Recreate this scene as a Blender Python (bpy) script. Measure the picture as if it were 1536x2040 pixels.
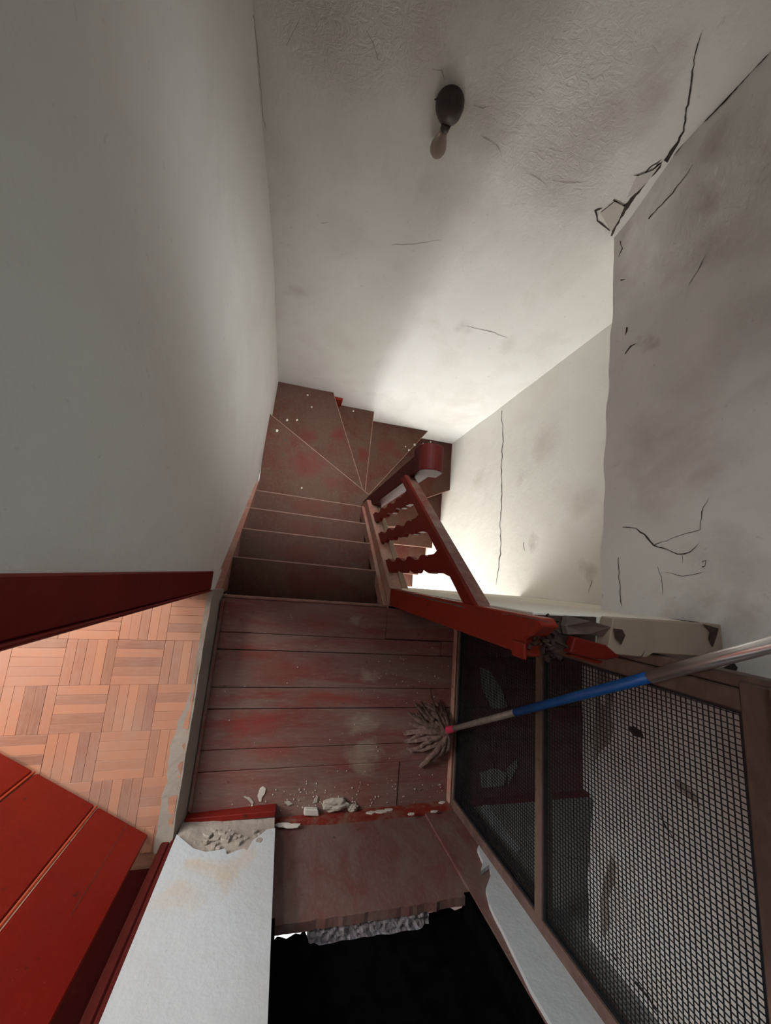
import bpy, bmesh, math, random
from mathutils import Vector, Matrix, noise

for o in list(bpy.data.objects):
    bpy.data.objects.remove(o)
sc = bpy.context.scene
COL = sc.collection
random.seed(7)

# ------------------------------------------------------------------ camera
# metres: landing boards at z = 0, X across the stair, Y down the first flight
CAM_H, FOC = 1.70, 720.0
ROT = Matrix(((0.96101430, -0.12447971, -0.24689335),
              (0.08064642, 0.98029302, -0.18033788),
              (0.26447624, 0.15339622, 0.95211445)))
cam = bpy.data.cameras.new('camera')
cam.sensor_fit = 'HORIZONTAL'; cam.sensor_width = 36.0
cam.lens = FOC / 1536 * 36.0
cam.clip_start = 0.02
camo = bpy.data.objects.new('camera', cam); COL.objects.link(camo)
mw = ROT.to_4x4(); mw.translation = Vector((0, 0, CAM_H)); camo.matrix_world = mw
sc.camera = camo

# ------------------------------------------------------------------ world, exposure
sc.view_settings.view_transform = 'Standard'
sc.view_settings.look = 'None'
sc.view_settings.gamma = 1.0
sc.view_settings.use_curve_mapping = False
sc.view_settings.exposure = 0.0
w = bpy.data.worlds.new('sky'); sc.world = w; w.use_nodes = True
bg = w.node_tree.nodes['Background']
bg.inputs[0].default_value = (0.82, 0.9, 1.0, 1); bg.inputs[1].default_value = 4.5


def area(name, loc, target, sx, sy, power, color):
    l = bpy.data.lights.new(name, 'AREA'); l.shape = 'RECTANGLE'; l.size = sx; l.size_y = sy
    l.energy = power; l.color = color
    o = bpy.data.objects.new(name, l); COL.objects.link(o)
    o.location = loc
    o.rotation_euler = (Vector(target) - Vector(loc)).to_track_quat('-Z', 'Y').to_euler()
    return o


# daylight through the open street door at the foot of the stairs
area('street_door_daylight', (1.16, -2.42, -2.25), (1.16, 0.6, -1.2), 0.8, 1.9, 3, (1.0, 0.99, 0.97))
# lamp added in the lower hall for bounce light, no doorway there
area('hall_bounce_fill', (0.63, -1.15, -2.35), (1.6, -0.45, -2.0), 1.1, 1.8, 150, (1.0, 0.995, 0.98))
# daylight through the high window over the stair
stw = area('stair_window_daylight', (0.66, 1.5, 2.1), (0.0, -0.95, 0.6), 0.4, 0.55, 1.35, (0.80, 0.92, 1.0))
stw.data.spread = math.radians(52)
# added overhead fill for the winding steps and the walls round them
rl = area('winder_fill', (0.22, 0.75, 2.52), (0.15, 0.82, 0.0), 0.45, 0.55, 5.8, (0.95, 0.985, 1.0))
rl.data.spread = math.radians(35)
# daylight through the windows of the parquet room
rwd = area('room_window_daylight', (-1.75, 1.44, 1.55), (-1.4, -0.4, 0.1), 1.2, 1.3, 16, (0.95, 0.97, 1.0))
rwd.data.spread = math.radians(70)
area('room_far_window_daylight', (-2.86, 0.75, 1.6), (0.9, -0.6, 0.7), 0.85, 1.2, 100, (1.0, 0.97, 0.94))
# added fill for the overhanging wall, from an invented high window
bld = area('bulkhead_fill', (-0.25, 0.325, 2.12), (1.1, 0.1, 0.75), 0.42, 0.42, 1.2, (0.93, 0.97, 1.0))
bld.data.spread = math.radians(75)


# ------------------------------------------------------------------ pixel helpers
def ray(p):
    return ROT @ Vector((p[0] - 768.0, -(p[1] - 1020.0), -FOC))


def pl(p, ax, v):
    d = ray(p); o = Vector((0, 0, CAM_H)); t = (v - o[ax]) / d[ax]
    return o + d * t


# ------------------------------------------------------------------ materials
def new_mat(name):
    m = bpy.data.materials.new(name); m.use_nodes = True
    nt = m.node_tree
    return m, nt, nt.nodes['Principled BSDF']


class NT:
    def __init__(s, nt):
        s.nt = nt
        s.pos = nt.nodes.new('ShaderNodeNewGeometry').outputs['Position']

    def n(s, t, **kw):
        x = s.nt.nodes.new(t)
        for k, v in kw.items():
            setattr(x, k, v)
        return x

    def l(s, a, b): s.nt.links.new(a, b)

    def scaled(s, sx, sy, sz):
        m = s.n('ShaderNodeVectorMath', operation='MULTIPLY'); s.l(s.pos, m.inputs[0])
        m.inputs[1].default_value = (sx, sy, sz); return m.outputs[0]

    def noise(s, scale, detail=4, rough=0.55, vec=None, dist=0.0):
        x = s.n('ShaderNodeTexNoise'); s.l(vec if vec is not None else s.pos, x.inputs['Vector'])
        x.inputs['Scale'].default_value = scale; x.inputs['Detail'].default_value = detail
        x.inputs['Roughness'].default_value = rough; x.inputs['Distortion'].default_value = dist
        return x.outputs['Fac']

    def ramp(s, fac, a, b, c0=0.0, c1=1.0):
        r = s.n('ShaderNodeMapRange'); s.l(fac, r.inputs['Value'])
        r.inputs['From Min'].default_value = a; r.inputs['From Max'].default_value = b
        r.inputs['To Min'].default_value = c0; r.inputs['To Max'].default_value = c1
        return r.outputs['Result']

    def mix(s, fac, a, b):
        x = s.n('ShaderNodeMix', data_type='RGBA')
        if isinstance(fac, (int, float)): x.inputs['Factor'].default_value = fac
        else: s.l(fac, x.inputs['Factor'])
        for i, v in ((6, a), (7, b)):
            if isinstance(v, tuple): x.inputs[i].default_value = (*v, 1)
            else: s.l(v, x.inputs[i])
        return x.outputs[2]

    def mul(s, a, b):
        x = s.n('ShaderNodeMath', operation='MULTIPLY'); s.l(a, x.inputs[0])
        if isinstance(b, (int, float)): x.inputs[1].default_value = b
        else: s.l(b, x.inputs[1])
        return x.outputs[0]

    def add(s, a, b):
        x = s.n('ShaderNodeMath', operation='ADD'); s.l(a, x.inputs[0]); s.l(b, x.inputs[1])
        return x.outputs[0]

    def bump(s, h, strength, dist, bsdf):
        b = s.n('ShaderNodeBump'); b.inputs['Strength'].default_value = strength
        b.inputs['Distance'].default_value = dist
        s.l(h, b.inputs['Height']); s.l(b.outputs[0], bsdf.inputs['Normal'])

    def near(s, c, r0, r1):
        """1 inside a ball of r0 round c, 0 outside r1"""
        d = s.n('ShaderNodeVectorMath', operation='DISTANCE'); s.l(s.pos, d.inputs[0])
        d.inputs[1].default_value = c
        return s.ramp(d.outputs['Value'], r1, r0)


def plaster(name, a, b, stain, stain_amt=0.5, bump=0.5, rough_at=(), smudges=()):
    m, nt, bs = new_mat(name); k = NT(nt)
    c = k.mix(k.ramp(k.noise(1.7, 5, 0.6), 0.35, 0.68), a, b)
    st = k.ramp(k.noise(2.6, 6, 0.65, k.scaled(1.0, 1.0, 0.8), 0.4), 0.50, 0.74)
    c = k.mix(k.mul(st, stain_amt), c, stain)
    sp = k.ramp(k.noise(38, 3, 0.6), 0.67, 0.74)
    c = k.mix(k.mul(sp, 0.25), c, tuple(x * 0.55 for x in stain))
    h = k.add(k.mul(k.noise(9, 5, 0.6), 0.6), k.mul(k.noise(60, 3, 0.6), 0.12))
    for (cc, r0, r1, amt) in rough_at:
        msk = k.near(cc, r0, r1)
        v = k.noise(26, 4, 0.7, k.scaled(1.0, 1.0, 1.4), 1.2)
        h = k.add(h, k.mul(k.mul(msk, v), amt))
        c = k.mix(k.mul(msk, k.ramp(v, 0.6, 0.72, 0, 0.25)), c, stain)
    if smudges:
        dn = k.n('ShaderNodeTexNoise'); dn.inputs['Scale'].default_value = 5; dn.inputs['Detail'].default_value = 7
        dn.inputs['Roughness'].default_value = 0.65; k.l(k.pos, dn.inputs['Vector'])
        sb = k.n('ShaderNodeVectorMath', operation='MULTIPLY_ADD'); k.l(dn.outputs['Color'], sb.inputs[0])
        sb.inputs[1].default_value = (0.3, 0.3, 0.3); k.l(k.pos, sb.inputs[2])
        for (cc, r_, colr, amt) in smudges:
            dv = k.n('ShaderNodeVectorMath', operation='DISTANCE'); k.l(sb.outputs[0], dv.inputs[0])
            dv.inputs[1].default_value = (cc[0] + 0.15, cc[1] + 0.15, cc[2] + 0.15)
            c = k.mix(k.ramp(dv.outputs['Value'], r_ * 1.5, r_ * 0.3, 0, amt), c, colr)
    k.bump(h, bump, 0.012, bs)
    k.l(c, bs.inputs['Base Color'])
    bs.inputs['Roughness'].default_value = 0.85
    bs.inputs['Specular IOR Level'].default_value = 0.2
    return m


def worn_paint(name, paint, paint2, dust, dust_lo=0.45, dust_hi=0.62, scale=6.0, rough=0.6, grain=(1, 1, 1), specks=0.35, bump=0.25, white=0.0, per_object=0.0, spots=(), spec=0.3):
    m, nt, bs = new_mat(name); k = NT(nt)
    gv = k.scaled(*grain)
    c = k.mix(k.ramp(k.noise(scale * 0.6, 4, 0.6), 0.35, 0.65), paint, paint2)
    d = k.ramp(k.noise(scale, 6, 0.65, gv, 0.6), dust_lo, dust_hi)
    c = k.mix(d, c, dust)
    fine = k.noise(55, 3, 0.6, gv)
    c = k.mix(k.ramp(fine, 0.5, 0.8, 0, 0.35), c, tuple(min(1, x * 1.8) for x in dust))
    if specks:
        sp = k.ramp(k.noise(120, 2, 0.5), 0.745, 0.78)
        c = k.mix(k.mul(sp, specks), c, (0.6, 0.55, 0.5))
        dk = k.ramp(k.noise(30, 3, 0.5), 0.69, 0.75)
        c = k.mix(k.mul(dk, 0.6), c, (0.03, 0.015, 0.012))
    if white:
        wv = k.ramp(k.noise(5.5, 5, 0.7, None, 0.3), 0.64, 0.68)
        c = k.mix(k.mul(wv, white), c, (0.33, 0.28, 0.24))
    if spots:
        dn = k.n('ShaderNodeTexNoise'); dn.inputs['Scale'].default_value = 9; dn.inputs['Detail'].default_value = 7; dn.inputs['Roughness'].default_value = 0.7
        k.l(k.pos, dn.inputs['Vector'])
        sb = k.n('ShaderNodeVectorMath', operation='MULTIPLY_ADD'); k.l(dn.outputs['Color'], sb.inputs[0])
        sb.inputs[1].default_value = (0.17, 0.17, 0.0); k.l(k.pos, sb.inputs[2])
        for (cc, r_, sx, colr, amt) in spots:
            dv = k.n('ShaderNodeVectorMath', operation='SUBTRACT'); k.l(sb.outputs[0], dv.inputs[0])
            dv.inputs[1].default_value = (cc[0] + 0.085, cc[1] + 0.085, cc[2])
            dm = k.n('ShaderNodeVectorMath', operation='MULTIPLY'); k.l(dv.outputs[0], dm.inputs[0]); dm.inputs[1].default_value = (1 / sx, 1, 1)
            le = k.n('ShaderNodeVectorMath', operation='LENGTH'); k.l(dm.outputs[0], le.inputs[0])
            c = k.mix(k.mul(k.ramp(le.outputs['Value'], r_ * 1.25, r_ * 0.45, 0, amt), k.ramp(fine, 0.3, 0.6, 0.45, 1.0)), c, colr)
    if per_object:
        oi = k.n('ShaderNodeObjectInfo')
        hs = k.n('ShaderNodeHueSaturation'); k.l(c, hs.inputs['Color'])
        k.l(k.ramp(oi.outputs['Random'], 0, 1, 1 - per_object, 1 + per_object), hs.inputs['Value'])
        c = hs.outputs[0]
    k.l(c, bs.inputs['Base Color'])
    k.bump(k.add(k.noise(12, 5, 0.6, gv), k.mul(fine, 0.4)), bump, 0.004, bs)
    bs.inputs['Roughness'].default_value = rough
    bs.inputs['Specular IOR Level'].default_value = spec
    return m


def plain(name, col, rough=0.6, metal=0.0, spec=0.5, var=0.25, scale=20.0, bump=0.1):
    m, nt, bs = new_mat(name); k = NT(nt)
    f = k.noise(scale, 4, 0.6)
    c = k.mix(k.ramp(f, 0.3, 0.7), tuple(x * (1 - var) for x in col), tuple(min(1, x * (1 + var)) for x in col))
    k.l(c, bs.inputs['Base Color'])
    if bump: k.bump(f, bump, 0.004, bs)
    bs.inputs['Roughness'].default_value = rough; bs.inputs['Metallic'].default_value = metal
    bs.inputs['Specular IOR Level'].default_value = spec
    return m


M = {}
M['plaster_left'] = plaster('plaster_left', (0.80, 0.775, 0.73), (0.84, 0.82, 0.78), (0.62, 0.56, 0.49), 0.25, 0.35)
M['plaster_back'] = plaster('plaster_back', (0.79, 0.77, 0.72), (0.84, 0.82, 0.78), (0.60, 0.54, 0.47), 0.4, 0.6,
                            rough_at=(((-0.02, 1.52, 1.0), 0.1, 0.32, 2.0), ((0.62, 1.52, 0.95), 0.1, 0.38, 0.8), ((0.9, 1.52, 0.75), 0.05, 0.3, 0.7)),
                            smudges=[(tuple(pl((x, y), 1, 1.52)), r_, (0.48, 0.42, 0.37), a_ * 0.8) for x, y, r_, a_ in ((590, 580, .05, .5), (930, 655, .05, .4), (1010, 690, .06, .35), (900, 160, .05, .7), (1120, 330, .14, .5), (1000, 250, .10, .5), (650, 70, .12, .45), (1240, 240, .10, .5), (760, 720, .05, .25), (1340, 150, .06, .6), (690, 480, .1, .25), (850, 60, .1, .4))])
M['plaster_bulkhead'] = plaster('plaster_bulkhead', (0.78, 0.755, 0.715), (0.85, 0.83, 0.80), (0.50, 0.43, 0.36), 0.55, 1.0, smudges=[(tuple(pl((x, y), 0, 1.09)), r_, (0.46, 0.41, 0.37), a_ * 0.7) for x, y, r_, a_ in ((1290, 890, .10, .7), (1405, 385, .05, .8), (1255, 695, .035, .9), (1400, 490, .09, .6), (1460, 1130, .08, .7), (1300, 1000, .06, .5), (1385, 760, .10, .5), (1500, 620, .10, .6), (1350, 420, .08, .4), (1430, 250, .05, .7), (1420, 920, .08, .5), (1480, 1260, .05, .8), (1380, 1220, .05, .7))])
M['plaster_right'] = plaster('plaster_right', (0.80, 0.785, 0.73), (0.84, 0.825, 0.77), (0.64, 0.59, 0.51), 0.3, 0.6, smudges=[(tuple(pl((x, y), 0, 1.6)), r_, (0.52, 0.47, 0.40), a_) for x, y, r_, a_ in ((1060, 1080, .05, .6), (1150, 1000, .09, .4), (950, 960, .08, .35), (1085, 880, .10, .4), (1170, 1140, .05, .6), (1040, 950, .06, .3))])
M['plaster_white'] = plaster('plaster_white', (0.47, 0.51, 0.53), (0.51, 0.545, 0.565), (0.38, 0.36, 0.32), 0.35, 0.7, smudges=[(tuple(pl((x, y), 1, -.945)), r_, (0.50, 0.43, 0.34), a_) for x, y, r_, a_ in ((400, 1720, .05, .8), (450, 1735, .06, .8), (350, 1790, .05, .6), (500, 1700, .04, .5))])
M['plaster_partition'] = plaster('plaster_partition', (0.82, 0.755, 0.64), (0.86, 0.80, 0.69), (0.6, 0.52, 0.41), 0.4, 0.5)
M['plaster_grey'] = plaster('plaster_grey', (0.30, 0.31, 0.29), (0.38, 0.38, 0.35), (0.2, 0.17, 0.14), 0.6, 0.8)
M['mortar'] = plaster('mortar', (0.33, 0.285, 0.24), (0.42, 0.37, 0.32), (0.16, 0.13, 0.10), 0.7, 1.0)
M['beige'] = plaster('beige', (0.36, 0.28, 0.21), (0.41, 0.32, 0.245), (0.25, 0.18, 0.13), 0.5, 0.3)
M['crack'] = plain('crack_shadow', (0.07, 0.058, 0.05), 0.95, bump=0, spec=0.0)
M['crease_shade'] = plain('crease_shade', (0.34, 0.31, 0.28), 0.95, bump=0, spec=0.0)
M['flake'] = plaster('flake', (0.58, 0.54, 0.48), (0.66, 0.62, 0.56), (0.4, 0.34, 0.28), 0.3, 0.5)
GD, RD_, RT = (0.31, 0.255, 0.20), (0.25, 0.045, 0.036), (0.125, 0.020, 0.015)


def spots_at(z, *items): return [(tuple(pl((x, y), 2, z)), r_, sx, c_, a_) for (x, y, r_, sx, c_, a_) in items]


M['board'] = worn_paint('landing_board', (0.21, 0.058, 0.052), (0.17, 0.06, 0.055), (0.20, 0.125, 0.105), 0.36, 0.60, 4.0, 0.6, (0.45, 3.0, 1.0), 0.6, 0.3, 0.25, 0.10,
    spots_at(0, (735, 1345, .032, 1.2, GD, .75), (722, 1440, .042, 1.7, GD, .85), (725, 1503, .045, 1.7, GD, .85), (718, 1530, .03, 1.6, GD, .7), (712, 1226, .018, 1, GD, .7), (500, 1446, .055, 2.2, RD_, .85), (650, 1392, .03, 4.5, RD_, .7), (520, 1300, .03, 3, RD_, .5), (560, 1335, .05, 2.5, RD_, .4), (540, 1500, .03, 3, RD_, .5), (700, 1575, .05, 3, RD_, .35), (640, 1590, .07, 2.5, GD, .45), (830, 1225, .05, 1.5, (.10, .075, .065), .7), (640, 1235, .04, 2.5, RD_, .35)), spec=0.12)
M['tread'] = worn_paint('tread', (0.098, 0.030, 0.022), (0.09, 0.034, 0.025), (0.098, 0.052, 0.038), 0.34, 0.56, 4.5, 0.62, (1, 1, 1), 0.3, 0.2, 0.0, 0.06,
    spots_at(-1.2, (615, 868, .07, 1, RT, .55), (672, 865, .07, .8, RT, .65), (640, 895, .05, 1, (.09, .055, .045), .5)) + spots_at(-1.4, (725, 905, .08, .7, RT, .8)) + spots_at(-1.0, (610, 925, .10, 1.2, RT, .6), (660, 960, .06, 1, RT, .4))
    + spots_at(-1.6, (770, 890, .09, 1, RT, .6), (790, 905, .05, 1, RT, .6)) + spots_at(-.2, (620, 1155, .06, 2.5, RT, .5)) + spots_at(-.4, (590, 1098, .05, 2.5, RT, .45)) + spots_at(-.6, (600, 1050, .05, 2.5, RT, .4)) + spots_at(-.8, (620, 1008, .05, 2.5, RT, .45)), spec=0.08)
M['nosing'] = plain('nosing', (0.26, 0.135, 0.10), 0.6, var=0.3)
M['riser'] = worn_paint('riser', (0.20, 0.036, 0.028), (0.16, 0.036, 0.03), (0.14, 0.07, 0.055), 0.5, 0.7, 5, 0.6)
M['string'] = worn_paint('string', (0.38, 0.16, 0.115), (0.33, 0.14, 0.11), (0.36, 0.23, 0.18), 0.4, 0.65, 7, 0.65, (1, 1, 1), 0.2)
M['string_cap'] = worn_paint('string_cap', (0.30, 0.19, 0.13), (0.34, 0.23, 0.16), (0.24, 0.13, 0.09), 0.5, 0.72, 7, 0.6, (3, .4, .4), 0.15)
M['red'] = worn_paint('red_paint', (0.175, 0.014, 0.009), (0.15, 0.012, 0.009), (0.11, 0.018, 0.013), 0.55, 0.8, 4, 0.45, (1, 1, 1), 0.1, 0.12, spec=0.12)
M['red_bright'] = worn_paint('red_bright', (0.225, 0.021, 0.010), (0.19, 0.019, 0.010), (0.13, 0.024, 0.016), 0.55, 0.75, 5, 0.45, (1, 1, 1), 0.1, 0.12, spec=0.15)
M['shaded_red'] = worn_paint('shaded_red', (0.075, 0.009, 0.008), (0.065, 0.009, 0.008), (0.06, 0.014, 0.011), 0.55, 0.8, 4, 0.5, (1, 1, 1), 0.1, 0.12, spec=0.1)  # red paint darkened to put shade into the newel and rear jamb
M['sill_red'] = worn_paint('sill_red', (0.20, 0.025, 0.016), (0.17, 0.025, 0.018), (0.20, 0.10, 0.08), 0.45, 0.62, 14, 0.55, (1, 1, 1), 0.5, 0.3, spec=0.15)
M['bead_highlight'] = worn_paint('bead_highlight', (0.42, 0.06, 0.02), (0.38, 0.05, 0.02), (0.2, 0.04, 0.02), 0.6, 0.8, 6, 0.4, (1, 1, 1), 0.0, 0.1, spec=0.2)  # brighter red paints in the highlight along the door beads
M['door_red'] = worn_paint('door_red', (0.23, 0.013, 0.006), (0.20, 0.011, 0.006), (0.16, 0.013, 0.009), 0.5, 0.75, 3, 0.36, (1, 1, 1), 0.1, 0.1, spec=0.15)
M['rail_top'] = worn_paint('rail_top', (0.2, 0.05, 0.035), (0.16, 0.05, 0.04), (0.22, 0.12, 0.09), 0.45, 0.6, 9, 0.5, (1, 1, 1), 0.2)  # browner tone for the strip on top of the handrail
M['panel_brown'] = worn_paint('panel_brown', (0.155, 0.052, 0.046), (0.13, 0.052, 0.046), (0.155, 0.105, 0.088), 0.36, 0.62, 6, 0.7, (1.6, 1, .8), 0.5, 0.4)
M['shade_black'] = plain('shade_black', (0.003, 0.003, 0.0032), 0.95, var=0.5, spec=0.0)  # black stands for the shade in the recessed rear doorway
M['char'] = plain('charred_sill', (0.20, 0.17, 0.18), 0.9, var=0.6, scale=60, bump=0.8)
M['frame_wood'] = worn_paint('frame_wood', (0.115, 0.07, 0.056), (0.095, 0.06, 0.05), (0.15, 0.10, 0.08), 0.45, 0.65, 8, 0.6, (1, .5, 1), 0.1)
M['wire'] = plain('wire', (0.022, 0.026, 0.032), 0.5, 0.6, var=0.3)
M['rot'] = plain('rotten_wood', (0.05, 0.025, 0.017), 0.9, var=0.6, scale=50, bump=0.8)
M['torn'] = plain('torn_lining', (0.14, 0.10, 0.085), 0.85, var=0.3)
M['mop_cloth'] = plain('mop_cloth', (0.15, 0.098, 0.082), 0.95, var=0.45, scale=60, bump=0.4, spec=0.1)
M['mop_pink'] = plain('mop_pink', (0.45, 0.035, 0.08), 0.45)
M['mop_grey'] = plain('mop_grey', (0.22, 0.19, 0.165), 0.55, 0.2, var=0.3, scale=40)
M['mop_blue'] = plain('mop_blue', (0.01, 0.10, 0.36), 0.42, var=0.15)
M['chrome'] = plain('chrome', (0.80, 0.78, 0.77), 0.28, 0.8, var=0.03, bump=0)
M['bakelite'] = plain('bakelite', (0.045, 0.028, 0.022), 0.45, var=0.3)
M['stone'] = plaster('stone', (0.42, 0.38, 0.32), (0.5, 0.46, 0.4), (0.25, 0.2, 0.16), 0.6, 1.0)
M['concrete'] = plaster('concrete', (0.45, 0.43, 0.40), (0.5, 0.48, 0.45), (0.15, 0.13, 0.11), 0.5, 0.4)

m, nt, bs = new_mat('bulb_glass')
bs.inputs['Base Color'].default_value = (0.42, 0.33, 0.27, 1); bs.inputs['Roughness'].default_value = 0.12
bs.inputs['Transmission Weight'].default_value = 0.55; bs.inputs['IOR'].default_value = 1.25
M['bulb'] = m
m, nt, bs = new_mat('opaque_pane')  # opaque panes, added to keep sky light out of the windows
bs.inputs['Base Color'].default_value = (0.85, 0.88, 0.9, 1); bs.inputs['Roughness'].default_value = 0.5
M['opaque'] = m
m, nt, bs = new_mat('window_glass')
bs.inputs['Base Color'].default_value = (0.95, 0.97, 1, 1); bs.inputs['Roughness'].default_value = 0.02
bs.inputs['Transmission Weight'].default_value = 1.0; bs.inputs['IOR'].default_value = 1.05
M['glass'] = m

# parquet fingers: colour differs from piece to piece
m, nt, bs = new_mat('parquet'); k = NT(nt)
oi = k.n('ShaderNodeObjectInfo')
tc = k.n('ShaderNodeTexCoord')
mp = k.n('ShaderNodeMapping'); mp.inputs['Scale'].default_value = (6, 60, 10); k.l(tc.outputs['Object'], mp.inputs[0])
lo = k.n('ShaderNodeVectorMath', operation='ADD'); k.l(mp.outputs[0], lo.inputs[0]); k.l(oi.outputs['Location'], lo.inputs[1])
gr = k.noise(2.2, 4, 0.6, lo.outputs[0])
cr = k.n('ShaderNodeValToRGB'); k.l(oi.outputs['Random'], cr.inputs[0])
e = cr.color_ramp.elements
e[0].position = 0.0; e[0].color = (0.27, 0.125, 0.085, 1); e[1].position = 1.0; e[1].color = (0.54, 0.235, 0.13, 1)
x = e.new(0.3); x.color = (0.36, 0.165, 0.105, 1); x = e.new(0.6); x.color = (0.45, 0.20, 0.12, 1)
c = k.mix(k.ramp(gr, 0.4, 0.75, 0, .6), cr.outputs[0], (0.50, 0.25, 0.155))
wear = k.ramp(k.noise(5, 6, 0.7), 0.38, 0.72, 0.1, 0.75)
c = k.mix(wear, c, (0.42, 0.27, 0.205))
k.l(c, bs.inputs['Base Color']); bs.inputs['Roughness'].default_value = 0.42
k.bump(gr, 0.15, 0.002, bs)
M['parquet'] = m


# ------------------------------------------------------------------ object helpers
ROOTLOC = {}


def root_of(o):
    while o.parent: o = o.parent
    return o


def link(o, parent=None):
    COL.objects.link(o)
    if parent is not None: o.parent = parent
    return o


def tag(o, label=None, cat=None, group=None, kind=None):
    if label: o['label'] = label
    if cat: o['category'] = cat
    if group: o['group'] = group
    if kind: o['kind'] = kind
    return o


def thing(name, label, cat, loc=(0, 0, 0), group=None):
    o = bpy.data.objects.new(name, None); COL.objects.link(o)
    o.empty_display_size = 0.1
    o.location = loc
    ROOTLOC[o.name] = Vector(loc)
    return tag(o, label, cat, group)


def base_of(parent):
    if parent is None: return Vector((0, 0, 0))
    return ROOTLOC.get(root_of(parent).name, Vector((0, 0, 0)))


class MB:
    """collects polygons in world coordinates"""

    def __init__(s): s.v = []; s.f = []

    def poly(s, pts, flip=False):
        n = len(s.v); s.v += [tuple(p) for p in pts]
        i = list(range(n, n + len(pts)))
        s.f.append(i[::-1] if flip else i); return s

    def box(s, x0, x1, y0, y1, z0, z1):
        n = len(s.v)
        s.v += [(x0, y0, z0), (x1, y0, z0), (x1, y1, z0), (x0, y1, z0), (x0, y0, z1), (x1, y0, z1), (x1, y1, z1), (x0, y1, z1)]
        for q in ((0, 3, 2, 1), (4, 5, 6, 7), (0, 1, 5, 4), (1, 2, 6, 5), (2, 3, 7, 6), (3, 0, 4, 7)):
            s.f.append([n + a for a in q])
        return s

    def prism(s, pts, off):
        """closed solid: polygon pts swept by vector off"""
        off = Vector(off); n = len(s.v); m = len(pts)
        s.v += [tuple(p) for p in pts] + [tuple(Vector(p) + off) for p in pts]
        s.f.append(list(range(n, n + m))[::-1]); s.f.append(list(range(n + m, n + 2 * m)))
        for i in range(m):
            j = (i + 1) % m
            s.f.append([n + i, n + j, n + m + j, n + m + i])
        return s

    def beam(s, a, b, w, h, up=(0, 0, 1)):
        a, b = Vector(a), Vector(b); d = (b - a).normalized()
        sx = d.cross(Vector(up)).normalized(); u = sx.cross(d).normalized()
        q = [a + sx * (i * w / 2) + u * (j * h / 2) for i, j in ((-1, -1), (1, -1), (1, 1), (-1, 1))]
        return s.prism(q, b - a)

    def tube(s, pts, rad, seg=10, cap=True):
        pts = [Vector(p) for p in pts]
        if not isinstance(rad, (list, tuple)): rad = [rad] * len(pts)
        n0 = len(s.v); prev = None
        for i, p in enumerate(pts):
            d = (pts[min(i + 1, len(pts) - 1)] - pts[max(i - 1, 0)]).normalized()
            ref = prev if prev is not None else (Vector((0, 0, 1)) if abs(d.z) < 0.9 else Vector((1, 0, 0)))
            sx = d.cross(ref).cross(d).normalized(); sy = d.cross(sx); prev = sx
            for j in range(seg):
                a = 2 * math.pi * j / seg
                s.v.append(tuple(p + (sx * math.cos(a) + sy * math.sin(a)) * rad[i]))
        for i in range(len(pts) - 1):
            for j in range(seg):
                k = (j + 1) % seg; a = n0 + i * seg
                s.f.append([a + j, a + k, a + seg + k, a + seg + j])
        if cap:
            s.f.append([n0 + j for j in range(seg)][::-1])
            a = n0 + (len(pts) - 1) * seg; s.f.append([a + j for j in range(seg)])
        return s

    def grid(s, fn, nu, nv, back):
        """front surface fn(u,v) with u,v in 0..1, closed to a flat back by offset vector"""
        n0 = len(s.v); back = Vector(back)
        for i in range(nu + 1):
            for j in range(nv + 1):
                s.v.append(tuple(fn(i / nu, j / nv)))
        W = nv + 1
        for i in range(nu):
            for j in range(nv):
                a = n0 + i * W + j; s.f.append([a, a + W, a + W + 1, a + 1])
        ring = [n0 + i * W for i in range(nu + 1)] + [n0 + nu * W + j for j in range(1, nv + 1)] + \
               [n0 + i * W + nv for i in range(nu - 1, -1, -1)] + [n0 + j for j in range(nv - 1, 0, -1)]
        m = len(s.v)
        s.v += [tuple(Vector(s.v[r]) + back) for r in ring]
        L = len(ring)
        for q in range(L):
            q2 = (q + 1) % L; s.f.append([ring[q2], ring[q], m + q, m + q2])
        s.f.append([m + q for q in range(L)])
        return s

    def build(s, name, mat, parent=None, bevel=0.0, smooth=False, fix=True):
        b = base_of(parent)
        me = bpy.data.meshes.new(name)
        me.from_pydata([(x - b.x, y - b.y, z - b.z) for x, y, z in s.v], [], s.f)
        if fix or bevel:
            bm = bmesh.new(); bm.from_mesh(me)
            bmesh.ops.recalc_face_normals(bm, faces=bm.faces)
            if bevel:
                bmesh.ops.bevel(bm, geom=[e for e in bm.edges if len(e.link_faces) == 2 and e.calc_face_angle(0) > 0.6], offset=bevel, segments=1, affect='EDGES', clamp_overlap=True)
            bm.to_mesh(me); bm.free()
        if smooth:
            for p in me.polygons: p.use_smooth = True
        me.materials.append(mat if not isinstance(mat, str) else M[mat])
        o = bpy.data.objects.new(name, me)
        return link(o, parent)


def nz(p, s, seed=0.0):
    return noise.noise(Vector((p[0] * s + seed, p[1] * s + seed * 1.7, p[2] * s - seed)))


def struct(o, label, cat=None):
    tag(o, label, cat, kind='structure'); return o


# ------------------------------------------------------------------ wall surfaces (old, uneven plaster)
def sstep(a, b, x):
    t = max(0.0, min(1.0, (x - a) / (b - a))); return t * t * (3 - 2 * t)


def surf_left(y, z):
    return -0.283 + 0.022 * y - 0.034 * sstep(-0.1, 1.0, z) * sstep(0.0, 1.2, y) + 0.005 * nz((y, z, 0), 1.6, 3) + 0.0016 * nz((y, z, 0), 7, 5)


def surf_back(x, z):
    return 1.520 + 0.007 * nz((x, z, 0), 1.8, 9) + 0.0035 * nz((x, z, 0), 5, 2) + 0.0012 * nz((x, z, 0), 14, 2)


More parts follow.
